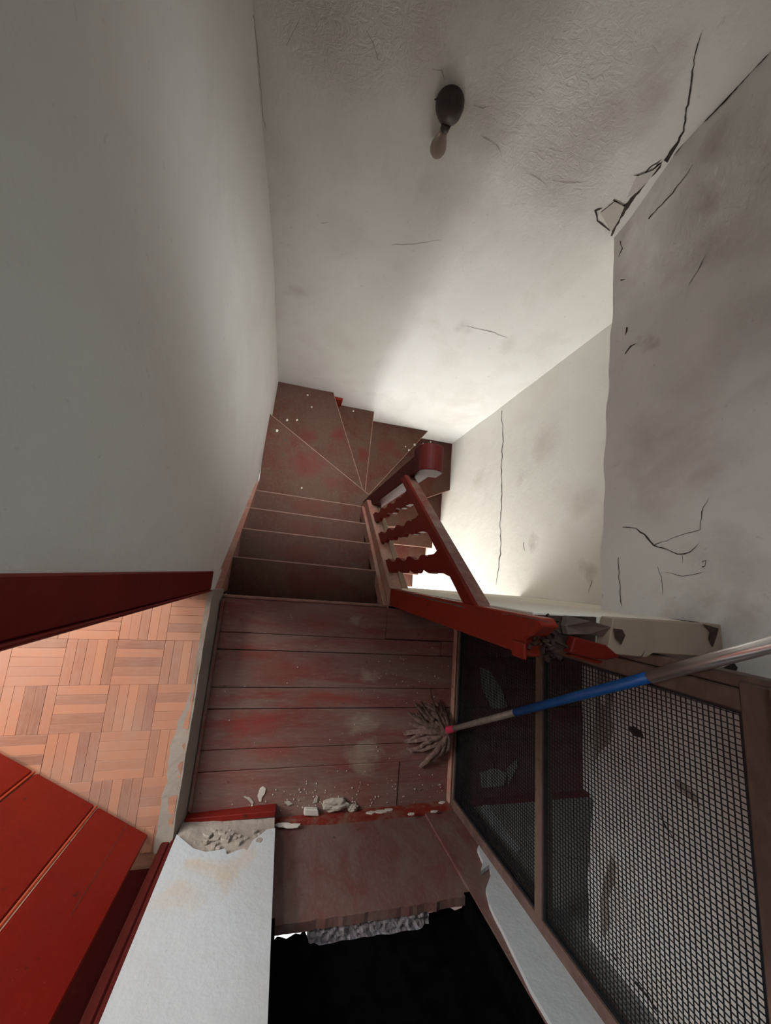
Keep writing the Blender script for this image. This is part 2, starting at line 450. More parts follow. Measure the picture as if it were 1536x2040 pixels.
def surf_bulk(y, z):
    return 1.061 + 0.0775 * y - 0.06 * sstep(0.66, 1.0, z) * sstep(1.0, 1.5, y) + 0.011 * nz((y, z, 0), 2.6, 21) + 0.006 * nz((y, z, 0), 6.5, 4) + 0.002 * nz((y, z, 0), 16, 4)


def surf_right(y, z):
    return 1.602 + 0.006 * nz((y, z, 0), 1.6, 31) + 0.0018 * nz((y, z, 0), 7, 8)


def on_left(p):
    q = pl(p, 0, -0.27)
    for _ in range(4): q = pl(p, 0, surf_left(q.y, q.z))
    return q


def on_back(p):
    q = pl(p, 1, 1.52)
    for _ in range(4): q = pl(p, 1, surf_back(q.x, q.z))
    return q


def on_bulk(p):
    x = 1.08
    for _ in range(8):
        q = pl(p, 0, x); x = surf_bulk(q.y, q.z)
    return q


def on_right(p):
    q = pl(p, 0, 1.6)
    for _ in range(4): q = pl(p, 0, surf_right(q.y, q.z))
    return q


YB = 1.52
wall_left = struct(MB().grid(lambda u, v: (surf_left(-0.027 + u * 1.60, -1.7 + v * 4.7), -0.027 + u * 1.60, -1.7 + v * 4.7), 60, 120, (-0.16, 0, 0)).build('wall_left', 'plaster_left', smooth=False), 'tall cream plaster wall beside the upper flight of stairs', 'wall')
wall_back = struct(MB().grid(lambda u, v: (-0.45 + u * 2.25, surf_back(-0.45 + u * 2.25, -3.4 + v * 5.15), -3.4 + v * 5.15), 80, 170, (0, 0.2, 0)).build('wall_back', 'plaster_back'), 'uneven plaster wall above the winding steps', 'wall')
wall_right = struct(MB().grid(lambda u, v: (surf_right(-2.42 + u * 4.0, -3.45 + v * 4.25), -2.42 + u * 4.0, -3.45 + v * 4.25), 90, 90, (0.2, 0, 0)).build('wall_right', 'plaster_right'), 'brightly lit cream wall of the lower flight', 'wall')


def bulk_pt(u, v):
    y = -1.02 + u * 2.58; z = 0.66 + v * 2.34
    if v == 0: z += 0.012 * nz((y, 0, 0), 9, 1)
    return (surf_bulk(y, z), y, z)


wall_upper = struct(MB().grid(bulk_pt, 110, 100, (0.6, 0, 0)).build('wall_right_upper', 'plaster_bulkhead'), 'stained cracked plaster wall overhanging the lower flight', 'wall')
for o in (wall_left, wall_back, wall_right, wall_upper):
    for p in o.data.polygons: p.use_smooth = len(p.vertices) == 4
    o.data.set_sharp_from_angle(angle=0.8)


# ------------------------------------------------------------------ enclosing shell (upper stair, parquet room, lower hall)
def sbox(name, mat, label, cat, *b):
    return struct(MB().box(*b).build(name, mat), label, cat)


for nm, b in (('ceiling', (-0.5, 1.9, -1.4, 0.45, 2.45, 2.55)), ('ceiling_far', (-0.5, 1.9, 1.05, 1.75, 2.45, 2.55)), ('ceiling_side', (-0.5, 0.0, 0.45, 1.05, 2.45, 2.55)), ('ceiling_edge', (0.5, 1.9, 0.45, 1.05, 2.45, 2.55))):  # ceiling out of view, made dark to keep the upper walls dim
    sbox(nm, 'rot', 'unseen ceiling round the added opening, darkened to cut bounce light', 'ceiling', *b)
sbox('wall_back_side', 'plaster_back', 'plaster wall beside the high stair window', 'wall', -0.45, 0.35, 1.52, 1.72, 1.75, 2.5)
sbox('wall_back_end', 'plaster_back', 'plaster wall on the far side of the high stair window', 'wall', 0.9, 1.8, 1.52, 1.72, 1.75, 2.5)
wn = MB().box(0.35, 0.9, 1.56, 1.60, 1.75, 1.79).box(0.35, 0.9, 1.56, 1.60, 2.41, 2.45).box(0.35, 0.39, 1.56, 1.6, 1.79, 2.41).box(0.86, 0.9, 1.56, 1.6, 1.79, 2.41).build('window_1', 'frame_wood')
struct(wn, 'high wooden stair window above the back wall', 'window')
MB().box(0.39, 0.86, 1.575, 1.58, 1.79, 2.41).build('pane', 'opaque', wn)
wn = MB().box(-0.02, 0.52, 0.43, 0.47, 2.55, 2.6).box(-0.02, 0.52, 1.03, 1.07, 2.55, 2.6).box(-0.02, 0.02, 0.47, 1.03, 2.55, 2.6).box(0.48, 0.52, 0.47, 1.03, 2.55, 2.6).build('added_roof_pane', 'frame_wood')  # invented opening out of view, goes with the overhead fill
struct(wn, 'frosted pane over the winding steps, unseen, added with the overhead fill', 'window')
MB().box(0.02, 0.48, 0.47, 1.03, 2.565, 2.575).build('pane', 'opaque', wn)
wn = MB().box(-0.30, -0.262, 0.05, 0.60, 1.85, 1.89).box(-0.30, -0.262, 0.05, 0.60, 2.36, 2.40).box(-0.30, -0.262, 0.05, 0.09, 1.89, 2.36).box(-0.30, -0.262, 0.56, 0.60, 1.89, 2.36).build('added_wall_pane', 'frame_wood')  # invented window out of view, goes with the fill on the overhanging wall
struct(wn, 'small unseen window high in the cream wall, added with the fill lamp', 'window')
MB().box(-0.285, -0.275, 0.09, 0.56, 1.89, 2.36).build('pane', 'opaque', wn)
sbox('wall_left_lintel', 'plaster_left', 'plaster over the doorway to the parquet room', 'wall', -0.443, -0.283, -1.02, -0.027, 2.12, 3.0)
sbox('wall_left_rear', 'plaster_left', 'plaster wall past the doorway of the parquet room', 'wall', -0.443, -0.26, -1.9, -1.06, 0.0, 3.0)
sbox('wall_stair_foot', 'mortar', 'rough plaster under the landing edge', 'wall', -0.443, -0.252, -0.2, -0.118, -0.7, -0.003)
# parquet room
for nm, b in (('wall_room_far', (-3.0, -2.9, -2.0, 0.3, 0.0, 2.7)), ('wall_room_far_side', (-3.0, -2.9, 1.2, 1.5, 0.0, 2.7)), ('wall_room_far_sill', (-3.0, -2.9, 0.3, 1.2, 0.0, 0.95)), ('wall_room_far_head', (-3.0, -2.9, 0.3, 1.2, 2.25, 2.7))):
    sbox(nm, 'plaster_left', 'far wall of the parquet room', 'wall', *b)
sbox('wall_left_foot', 'plaster_left', 'grey plaster foot of the wall by the door jamb', 'wall', -0.443, -0.276, -0.135, -0.02, -0.6, 0.1)
sbox('wall_room_rear', 'plaster_left', 'rear wall of the parquet room', 'wall', -2.9, -0.443, -2.0, -1.9, 0.0, 2.7)
sbox('ceiling_room', 'plaster_left', 'ceiling of the parquet room', 'ceiling', -3.0, -0.443, -2.0, 1.6, 2.7, 2.8)
for nm, b in (('wall_room_front', (-3.0, -2.4, 1.5, 1.6, 0.0, 2.7)), ('wall_room_front_side', (-1.1, -0.443, 1.5, 1.6, 0.0, 2.7)), ('wall_room_front_sill', (-2.4, -1.1, 1.5, 1.6, 0.0, 0.85)), ('wall_room_front_head', (-2.4, -1.1, 1.5, 1.6, 2.25, 2.7))):
    sbox(nm, 'plaster_left', 'window wall of the parquet room', 'wall', *b)
for nm, b in (('window_3', (-2.4, -1.1, 1.56, 1.57, 0.85, 2.25)), ('window_4', (-2.96, -2.95, 0.3, 1.2, 0.95, 2.25))):
    sbox(nm, 'opaque', 'frosted window pane of the parquet room, made solid to block sky light', 'window', *b)
# lower hall
sbox('floor_hall', 'concrete', 'concrete floor at the foot of the stairs', 'floor', 0.4, 1.8, -2.6, 1.6, -3.5, -3.4)
sbox('wall_hall_head', 'plaster_right', 'plaster over the street door at the foot of the stairs', 'wall', 0.55, 1.7, -2.6, -2.45, -1.2, -0.15)
sbox('wall_hall_side', 'plaster_right', 'narrow plaster pier beside the street door', 'wall', 0.55, 0.78, -2.6, -2.45, -3.4, -1.2)
sp = [(0.555, -2.45, -3.4), (0.555, -2.45, -0.15), (0.555, -0.13, -0.15), (0.555, 0.54, -1.05), (0.555, 0.54, -3.4)]
struct(MB().prism(sp, (0.045, 0, 0)).build('wall_spandrel', 'plaster_right'), 'plaster wall under the upper flight of stairs', 'wall')
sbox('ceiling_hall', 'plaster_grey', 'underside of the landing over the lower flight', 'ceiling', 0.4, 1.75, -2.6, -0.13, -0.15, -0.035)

# ------------------------------------------------------------------ landing floor
floor = struct(MB().box(-0.262, 1.62, -1.0, -0.14, -0.034, -0.0205).build('floor', 'rot'), 'worn red-brown boarded stair landing', 'floor')
SEAMS = [-0.128, -0.277, -0.346, -0.494, -0.578, -0.7265, -0.804, -0.988]


def plank(x0, x1, y0a, y0b, y1a, y1b, z=0.0):
    g = 0.0016
    pts = [(x0, y1a + g, z - 0.02), (x1, y1b + g, z - 0.02), (x1, y0b - g, z - 0.02), (x0, y0a - g, z - 0.02)]
    return MB().prism(pts, (0, 0, 0.02)).build('plank', 'board', floor, bevel=0.0018)


for i in range(7):
    ya, yb = SEAMS[i], SEAMS[i + 1]
    zz = (0.0, -0.004, 0.001, -0.002, 0.001, -0.002, 0.0)[i]
    tl = (0.004, 0.004, 0.002, 0.002, 0.002, -0.001, -0.003, -0.002)
    if i == 1:
        plank(-0.262, 0.775, ya + tl[i], ya - tl[i], yb + tl[i + 1], yb - tl[i + 1], zz)
        plank(0.778, 1.6, ya, ya, yb, yb, 0.0)
    elif i == 6:
        plank(-0.262, 0.6, ya + tl[i], ya - tl[i], yb, yb, zz)
        plank(0.603, 1.6, ya - tl[i], ya - tl[i], yb, yb, -0.003)
    elif i == 0:
        plank(-0.262, 0.49, -0.134, -0.134, yb + tl[1], yb - tl[1], zz)
        plank(0.4915, 1.06, -0.124, -0.124, yb, yb, zz)
    else:
        plank(-0.262, 1.6, ya + tl[i], ya - tl[i], yb + tl[i + 1], yb - tl[i + 1], zz)
ns = MB().box(-0.262, 0.487, -0.133, -0.122, -0.022, 0.001).build('nosing', 'nosing', floor, bevel=0.003)
MB().box(-0.262, 0.487, -0.160, -0.145, -0.2, -0.022).build('riser', 'riser', floor)

# ------------------------------------------------------------------ parquet floor, one step higher
PZ = 0.105
pf = struct(MB().box(-2.9, -0.443, -1.9, 1.5, -0.1, PZ - 0.012).box(-0.443, -0.285, -1.06, -0.03, -0.1, PZ - 0.012).build('floor_parquet', 'parquet'), 'finger parquet floor of the room beyond the doorway', 'floor')
c0 = pl((330, 1276), 2, PZ)
SQ = 0.156; FW = SQ / 5
fm = MB().box(-SQ / 2 + .0004, SQ / 2 - .0004, -FW / 2 + .0003, FW / 2 - .0003, -0.012, 0.0).build('parquet_finger', 'parquet', pf, bevel=0.0005)
fmesh = fm.data
first = True
th = math.radians(1.0)
for ix in range(-7, 1):
    for iy in range(-5, 2):
        for q in range(5):
            horiz = (ix + iy) % 2 == 0
            off = (q - 2) * FW
            lx = (ix + 0.5) * SQ + (0 if horiz else off); ly = (iy + 0.5) * SQ + (off if horiz else 0)
            X = c0.x + lx * math.cos(th) - ly * math.sin(th); Y = c0.y + lx * math.sin(th) + ly * math.cos(th)
            hw = SQ / 2 if horiz else FW / 2
            hl = FW / 2 if horiz else SQ / 2
            xa, xb, ya, yb = X - hw, X + hw, Y - hl, Y + hl
            xb = min(xb, -0.272); ya = max(ya, -1.0)
            if X + hw > -0.45: yb = min(yb, -0.1)
            if xb - xa < 0.012 or yb - ya < 0.012: continue
            o = fm if first else fm.copy()
            if not first: link(o, pf)
            first = False
            o.location = ((xa + xb) / 2, (ya + yb) / 2, PZ + random.uniform(-0.0006, 0.0006))
            sx_, sy_ = (xb - xa) / (2 * hw), (yb - ya) / (2 * hl)
            o.scale = (sx_, sy_, 1) if horiz else (sy_, sx_, 1)
            o.rotation_euler.z = th + (0 if horiz else math.pi / 2) + random.uniform(-.003, .003)
# cement edge of the raised floor along the landing
edge_pts_top, edge_pts_in, foot = [], [], []
N = 40
for i in range(N + 1):
    y = -0.10 - i / N * 0.905
    t = i / N
    xin = -0.285 - 0.004 * nz((y, 0, 0), 12, 3) - (0.034 * sstep(0.4, 0.6, t) + 0.012 * nz((y, 3, 0), 25, 3)) * sstep(0.3, 0.5, t)
    edge_pts_in.append((xin, y, PZ + 0.0015))
    edge_pts_top.append((-0.266 + 0.004 * nz((y, 1, 0), 14, 6), y, PZ - 0.001 + 0.003 * nz((y, 2, 0), 20, 2)))
    foot.append((-0.243 + 0.003 * nz((y, 1, 4), 9, 6), y, 0.0))
mb = MB()
rows = [[(x, y, -0.02) for x, y, z in edge_pts_in], edge_pts_in, edge_pts_top, foot, [(x, y, -0.02) for x, y, z in foot]]
n0 = 0
for r_ in rows: mb.v += r_
W = N + 1
for r_ in range(4):
    for i in range(N): mb.f.append([r_ * W + i, r_ * W + i + 1, (r_ + 1) * W + i + 1, (r_ + 1) * W + i])
mb.f.append([r_ * W for r_ in range(5)]); mb.f.append([r_ * W + N for r_ in range(4, -1, -1)])
th_ = struct(mb.build('trim_1', 'mortar'), 'grey cement edge between parquet floor and landing boards', 'threshold')
struct(MB().box(-0.243, -0.230, -0.93, -0.14, 0.0, 0.022).build('trim_2', 'board', bevel=0.003), 'thin dark red strip along the landing edge', 'trim')

# ------------------------------------------------------------------ doorway to the parquet room
struct(MB().box(-0.44, -0.274, -0.098, -0.027, PZ - 0.005, 2.12).build('trim_3', 'red', bevel=0.003), 'wide dark red door jamb at the stair end of the doorway', 'door frame')
MB().box(-0.30, -0.270, -0.106, -0.099, PZ - 0.004, 2.12).build('bead', 'red', bpy.data.objects['trim_3'], bevel=0.002)
j = struct(MB().box(-0.44, -0.296, -1.16, -1.05, PZ - 0.005, 2.12).build('trim_4', 'shaded_red', bevel=0.003), 'red door jamb behind the open plank door, darkened for its shade', 'door frame')
MB().box(-0.300, -0.272, -1.06, -0.972, PZ - 0.005, 2.12).build('bead', 'shaded_red', j, bevel=0.005)
MB().box(-0.271, -0.250, -1.06, -0.968, 0.03, 2.12).build('bead', 'shaded_red', j, bevel=0.006)
# open door leaf of wide boards
leaf = tag(bpy.data.objects.new('door_1', None), 'red plank door standing open over the parquet floor', 'door', kind='structure')
COL.objects.link(leaf); hinge = Vector((-0.334, -0.940, PZ + 0.012)); leaf.location = hinge; ROOTLOC['door_1'] = hinge
ld = Vector((-0.867, 0.498, 0)).normalized(); ln = Vector((0.498, 0.867, 0)).normalized()
cuts = [0.0, 0.207, 0.437, 0.66, 0.86]


def leaf_board(s0, s1, front, z0, z1, name, mat, t=0.034, bev=0.004):
    a = hinge + ld * s0 + ln * front; b = hinge + ld * s1 + ln * front
    pts = [a + Vector((0, 0, z0)), b + Vector((0, 0, z0)), b + Vector((0, 0, z1)), a + Vector((0, 0, z1))]
    return MB().prism(pts, -ln * t).build(name, mat, leaf, bevel=bev)


for i in range(4):
    leaf_board(cuts[i] + 0.007, cuts[i + 1] - 0.005, 0.0, 0.0, 1.95, 'board', 'door_red', bev=0.005)
    if i: 
        leaf_board(cuts[i] - 0.0015, cuts[i] + 0.0055, 0.001, 0.0, 1.95, 'bead', 'bead_highlight', 0.02, 0.002)
leaf_board(0.088, 0.0895, 0.0004, 0.002, 0.35, 'split', 'crack', 0.002, 0.0)

# ------------------------------------------------------------------ rear wall and street-side door of the landing
# left pier: mortar core, white plaster coat with a ragged foot, red skirting
pier = struct(MB().grid(lambda u, v: (-0.252 + u * 0.334, -0.958 + 0.010 * nz((u, v * 6, 0), 5, 4) * (v < 0.2), v * 3.0), 16, 90, (0, -0.3, 0)).build('wall_rear', 'mortar'), 'white plastered pier between the two doors of the landing', 'wall')
rag = [(373, 1660), (385, 1690), (410, 1697), (432, 1694), (448, 1690), (452, 1702), (470, 1695), (486, 1690), (492, 1694), (505, 1672), (520, 1662), (532, 1652), (541, 1650)]
pts = [pl(p, 1, -0.945) for p in rag]
pts[0].x = -0.252; pts[-1].x = 0.084
front = [Vector((p.x, -0.945, p.z)) for p in pts] + [Vector((0.084, -0.945, 1.0)), Vector((0.083, -0.945, 3.0)), Vector((-0.252, -0.945, 3.0))]
coat = MB().prism(front, (0, -0.013, 0)).build('plaster_coat', 'plaster_white', pier)
coat['label'] = 'white plaster coat with a ragged lower edge'
sk = [(-0.245, -0.945, 0.0), (0.083, -0.932, 0.0), (0.083, -0.932, 0.052), (-0.245, -0.945, 0.035)]
struct(MB().prism(sk, (0, -0.02, 0)).build('baseboard_rear', 'red', bevel=0.002), 'short red skirting strip below the white pier', 'skirting')
for i in range(26):   # crumbling mortar at the foot of the coat
    px = random.uniform(400, 520); py = random.uniform(1655, 1690)
    p = pl((px, py), 1, -0.951); r_ = random.uniform(.006, .016)
    q = MB().prism([(p.x + r_ * math.cos(a) * random.uniform(.7, 1.3), -0.957, p.z + r_ * math.sin(a) * random.uniform(.7, 1.3)) for a in (0, 1.1, 2.3, 3.3, 4.4, 5.4)], (0, random.uniform(.006, .014), 0)).build('mortar_lump', 'mortar', pier, bevel=0.002)

# right strip of wall next to the wire screen
strip = struct(MB().box(0.72, 0.862, -1.3, -0.990, 0.0, 3.0).build('wall_rear_side', 'panel_brown'), 'narrow white plaster strip beside the wire screen', 'wall')
rg = [(951, 1690), (962, 1716), (958, 1735), (975, 1722), (978, 1742), (968, 1770), (975, 1800), (985, 1822), (1000, 1850)]
pts = [pl(p, 1, -0.977) for p in rg]
lowz = pts[0].z
front = [Vector((0.861, -0.977, lowz - 0.03))] + [Vector((min(p.x, 0.86), -0.977, p.z)) for p in pts] + [Vector((0.722, -0.977, 0.75)), Vector((0.722, -0.977, 3.0)), Vector((0.861, -0.977, 3.0))]
MB().prism(front, (0, -0.013, 0)).build('plaster_coat', 'plaster_white', strip)
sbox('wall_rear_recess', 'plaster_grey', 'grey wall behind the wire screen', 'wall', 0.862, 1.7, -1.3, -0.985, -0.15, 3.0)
struct(MB().box(0.875, 1.6, -0.985, -0.972, 0.0, 0.035).build('baseboard_recess', 'riser'), 'dark red skirting behind the wire screen', 'skirting')

# rear door: brown kick panel, rotten sill with daylight leaking in, leaf coloured black for the shade on it
rd = tag(bpy.data.objects.new('door_2', None), 'rear door with brown kick panel and upper leaf blackened for shade', 'door', kind='structure'); COL.objects.link(rd)
top = []
xs = [0.085 + i * (0.715 - 0.085) / 48 for i in range(49)]
for i, x in enumerate(xs):
    z = 0.452 + 0.006 * nz((x, 0, 0), 40, 2)
    if 0.086 < x < 0.17: z -= 0.006 * abs(nz((x, 3, 0), 55, 2))
    if 0.60 < x < 0.64 or x > 0.68: z -= 0.006 * abs(nz((x, 3, 0), 50, 5))
    top.append((x, -1.0, z))
kick = [(0.06, -1.0, -0.02), (0.73, -1.0, -0.02), (0.73, -1.0, 0.44)]
MB().prism(kick + top[::-1] + [(0.06, -1.0, 0.452)], (0, -0.025, 0)).build('kick_panel', 'panel_brown', rd)
st = [(0.07, -0.985, 0.0), (0.862, -0.972, 0.0), (0.862, -0.972, 0.04), (0.6, -0.977, 0.042), (0.3, -0.981, 0.046), (0.17, -0.984, 0.03), (0.07, -0.985, 0.012)]
s_ = MB().prism(st, (0, -0.03, 0)).build('sill_strip', 'sill_red', rd)
s_['label'] = 'chipped bright red strip along the floor'
for (px, py, r_) in ((760, 1612, .016), (740, 1614, .013), (775, 1609, .012), (585, 1637, .020), (565, 1634, .016), (880, 1597, .010), (820, 1618, .010), (865, 1614, .009)):
    p = pl((px, py), 1, -0.968)
    q = [(p.x + r_ * 1.7 * math.cos(a) * random.uniform(.7, 1.2), 0, max(.002, p.z + r_ * .7 * math.sin(a) * random.uniform(.7, 1.2))) for a in [k_ * math.pi / 4 for k_ in range(8)]]
    yy = -0.986 + (p.x - .09) * 0.0167
    MB().prism([(a, yy, c_) for a, b_, c_ in q], (0, 0.004, 0)).build('paint_chip', 'flake', rd)
# ledge behind the panel and black leaf above it
ledge = MB().grid(lambda u, v: (0.20 + u * 0.375, -1.026 - v * 0.16, 0.447 + 0.010 * nz((u * 8, v * 4, 0), 3, 7) + 0.004 * nz((u * 30, v * 12, 0), 3, 7)), 70, 26, (0, 0, -0.05)).build('sill_ledge', 'char', rd)
low = []
for i in range(49):
    x = 0.085 + i * 0.635 / 48
    z = 0.449 + 0.006 * nz((x, 8, 0), 30, 2)
    if 0.22 < x < 0.55: z += 0.010
    if x <= 0.20: z = 0.414 + 0.016 * nz((x, 8, 0), 60, 2) + 0.008 * (x < 0.15)
    if x >= 0.575: z = 0.413 + 0.024 * nz((x, 8, 0), 55, 9)
    low.append((x, -1.058, z))
MB().prism(low + [(0.72, -1.058, 2.1), (0.085, -1.058, 2.1)], (0, -0.03, 0)).build('leaf', 'shade_black', rd)
MB().box(0.70, 0.722, -1.09, -0.995, 0.44, 2.1).build('door_jamb', 'shade_black', rd)
MB().box(0.082, 0.095, -1.09, -0.965, 0.47, 2.1).build('door_jamb', 'shade_black', rd)
sbox('wall_rear_lintel', 'plaster_white', 'white plaster over the rear door', 'wall', 0.084, 0.72, -1.3, -0.98, 2.1, 3.0)
sbox('ground', 'flake', 'pale ground outside the rear door', 'ground', -3, 4, -6, -1.35, -0.2, -0.1)

# ------------------------------------------------------------------ stairs
stairs = thing('staircase', 'worn dark red wooden stairs turning down through winding steps', 'staircase', (0.1, 0.0, 0))
RISE = 0.2
NOSE = {1: (0.044, 0.036), 2: (0.206, 0.196), 3: (0.355, 0.341), 4: (0.508, 0.490)}
NOSE[0] = (-0.131, -0.135)
XI, XO = -0.258, 0.487
TREADS = {}
for k_ in range(1, 5):
    (ya, yb), (pa, pb) = NOSE[k_], NOSE[k_ - 1]
    TREADS[k_] = ([(XI, pa - 0.03), (XI, ya), (XO, yb), (XO, pb - 0.03)], (1, 2))
TREADS[5] = ([(XI - 0.004, 0.478), (-0.262, 1.146), (0.552, 0.632), (0.552, 0.46)], (1, 2))
TREADS[6] = ([(-0.262, 1.09), (-0.262, 1.53), (0.202, 1.53), (0.54, 0.715), (0.60, 0.58)], (2, 3))
TREADS[7] = ([(0.17, 1.53), (0.613, 1.53), (0.600, 0.754), (0.60, 0.60), (0.525, 0.69)], (1, 2))
TREADS[8] = ([(0.585, 1.53), (1.238, 1.53), (0.679, 0.774), (0.6, 0.62), (0.575, 0.74)], (1, 2))
TREADS[9] = ([(1.20, 1.53), (1.61, 1.53), (1.61, 0.998), (0.60, 0.515), (0.60, 0.66), (0.66, 0.75)], (2, 3))
TREADS[10] = ([(1.61, 1.03), (1.61, 0.615), (0.60, 0.50), (0.60, 0.54)], (1, 2))
for k_ in range(11, 17):
    y = 0.39 - 0.155 * (k_ - 11)
    prev = 0.62 if k_ == 11 else y + 0.155 + 0.03
    TREADS[k_] = ([(1.61, prev), (1.61, y), (0.60, y), (0.60, prev if k_ > 11 else 0.53)], (1, 2))
for k_, (pts, (i0, i1)) in TREADS.items():
    z = -RISE * k_
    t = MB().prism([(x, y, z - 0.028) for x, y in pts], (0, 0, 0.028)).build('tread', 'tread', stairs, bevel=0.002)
    a, b = Vector((*pts[i0], z)), Vector((*pts[i1], z))
    d = (b - a).normalized(); nrm = Vector((d.y, -d.x, 0))
    cen = Vector((sum(p[0] for p in pts) / len(pts), sum(p[1] for p in pts) / len(pts), z))
    if (a - cen).dot(nrm) < 0: nrm = -nrm
    q = [a - Vector((0, 0, 0.029)), b - Vector((0, 0, 0.029)), b + Vector((0, 0, 0.0012)), a + Vector((0, 0, 0.0012))]
    MB().prism([p - nrm * 0.0035 for p in q], nrm * 0.0065).build('nosing', 'nosing', t, bevel=0.002)
    ra, rb = a - nrm * 0.022, b - nrm * 0.022
    MB().prism([ra - Vector((0, 0, RISE)), rb - Vector((0, 0, RISE)), rb - Vector((0, 0, .028)), ra - Vector((0, 0, .028))], -nrm * 0.015).build('riser', 'riser', stairs)
# wall string
SL = 1.29


def zn(y): return -0.158 - SL * y + 0.0


wall_str = []
for y in (-0.13, 0.60): wall_str.append((-0.29, y, zn(y) + 0.03))
for y in (0.60, -0.13): wall_str.append((-0.29, y, zn(y) - 0.28))
MB().prism(wall_str, (0.038, 0, 0)).build('wall_string', 'string', stairs, bevel=0.003)


def zs(y): return -0.033 - 1.31 * y


st_out = [(0.487, -0.045, zs(-0.045)), (0.487, 0.53, zs(0.53)), (0.487, 0.53, zs(0.53) - 0.42), (0.487, -0.14, zs(-0.14) - 0.42), (0.487, -0.14, 0.0), (0.487, -0.045, 0.0)]
MB().prism(st_out, (0.062, 0, 0)).build('outer_string', 'string', stairs, bevel=0.003)
inner = [(0.466, y, zn(y) + 0.012) for y in (-0.125, 0.49)] + [(0.466, y, zn(y) - 0.1) for y in (0.49, -0.125)]
MB().prism(inner, (0.0205, 0, 0)).build('inner_string', 'string', stairs, bevel=0.003)
cp = [(0.549, y, zs(y)) for y in (-0.04, 0.53)] + [(0.549, y, zs(y) - 0.035) for y in (0.53, -0.04)]
c_ = MB().prism(cp, (0.033, 0, 0)).build('string_cap', 'string_cap', stairs, bevel=0.003)
c_['label'] = 'pale worn capping along the outer string'
MB().box(0.225, 0.30, 1.495, 1.52, -1.40, -1.26).build('wedge_block', 'red_bright', stairs, bevel=0.003)

# ------------------------------------------------------------------ balustrade
bal = thing('balustrade', 'red balustrade with three wavy balusters beside the upper flight', 'balustrade', (0.53, 0.25, -0.4))


def rail_lo(y): return 0.665 - 1.31 * y


def rail_hi(y): return 0.748 - 1.31 * y


hr = [(0.497, y, rail_hi(y)) for y in (-0.055, 0.50)] + [(0.497, y, rail_lo(y)) for y in (0.50, -0.055)]
rail = MB().prism(hr, (0.048, 0, 0)).build('handrail', 'red', bal, bevel=0.006)
ht = [(0.503, y, rail_hi(y) + 0.003) for y in (-0.053, 0.49)] + [(0.503, y, rail_hi(y) - 0.004) for y in (0.49, -0.053)]
wt = MB().prism(ht, (0.038, 0, 0)).build('top_strip', 'rail_top', rail)
wt['label'] = 'brownish top of the handrail'
for yb in (0.066, 0.228, 0.372):
    L, R = [], []
    n = 60
    for i in range(n + 1):
        t = i / n
        sn = math.sin(t * 2 * math.pi * 4.4 - 0.9)
        hw = 0.0265 + 0.0090 * math.copysign(abs(sn) ** 0.75, sn)
        if t < 0.08: hw = 0.031
        if t > 0.84: hw = 0.033 + 0.012 * sstep(0.90, 1.0, t) ** 1.5
        for S, sg in ((L, -1), (R, 1)):
            y = yb + sg * hw
            S.append((0.503, y, zs(y) - 0.004 + (rail_lo(y) + 0.012 - zs(y)) * t))
    MB().prism(L + R[::-1], (0.024, 0, 0)).build('baluster', 'red', bal, bevel=0.0)
# newel at the turn
nw = MB().box(0.515, 0.598, 0.485, 0.578, -2.0, 0.21).build('newel_post', 'shaded_red', bal, bevel=0.006)
capo = []
for i in range(17):
    a = math.pi * i / 16
    capo.append((0.556 - 0.056 * math.cos(a), 0.470, 0.262 + 0.056 * math.sin(a) ** 0.8))
capo = [(0.500, 0.470, 0.205)] + capo + [(0.612, 0.470, 0.205)]
MB().prism(capo, (0, 0.118, 0)).build('newel_cap', 'shaded_red', nw, bevel=0.003)
# head post with its rotten top
hp_pts = [(0.497, -0.124, 0.0), (0.497, -0.046, 0.0), (0.497, -0.052, 1.06), (0.497, -0.066, 1.075), (0.497, -0.088, 1.045), (0.497, -0.10, 1.02), (0.497, -0.133, 1.03)]
hpst = MB().prism(hp_pts, (0.04, 0, 0)).build('head_post', 'red_bright', bal, bevel=0.003)
MB().box(0.489, 0.4975, -0.140, -0.108, 0.985, 1.03).build('loose_block', 'red_bright', hpst, bevel=0.003)
for i in range(34):
    y = random.uniform(-0.13, -0.06); x = random.uniform(0.515, 0.575)
    a = Vector((x, y, 1.0)); b = a + Vector((random.uniform(-.02, .02), random.uniform(-.02, .02), random.uniform(.01, .05)))
    MB().beam(a, b, random.uniform(.003, .012), random.uniform(.003, .008)).build('splinter', 'rot', hpst)

# ------------------------------------------------------------------ partition under the broken top
part = struct(MB().box(0.5375, 1.60, -0.118, -0.046, -0.55, 0.992).build('wall_partition', 'plaster_partition', bevel=0.002), 'thin plastered partition at the head of the stairs', 'wall')
bt = [(0.70, -0.122, 0.993), (0.72, -0.045, 0.993), (1.05, -0.045, 0.993), (1.05, -0.122, 0.993), (0.83, -0.118, 0.993), (0.81, -0.128, 0.993)]
c_ = MB().prism(bt, (0, 0, 0.035)).build('top_board', 'beige', part, bevel=0.002); c_['label'] = 'beige painted board on top of the partition'
MB().prism([(0.538, -0.122, 0.993), (0.54, -0.052, 0.993), (0.70, -0.048, 0.993), (0.695, -0.122, 0.993)], (0, 0, 0.008)).build('rotten_core', 'rot', part)
fr = thing('broken_board', 'broken red piece of board on top of the partition', 'board', (0.66, -0.11, 1.0))
MB().prism([(0.603, -0.124, 1.006), (0.615, -0.090, 1.008), (0.695, -0.104, 1.010), (0.735, -0.128, 1.008), (0.70, -0.136, 1.006), (0.66, -0.134, 1.006)], (0, 0, 0.022)).build('plank_piece', 'red', fr, bevel=0.003)
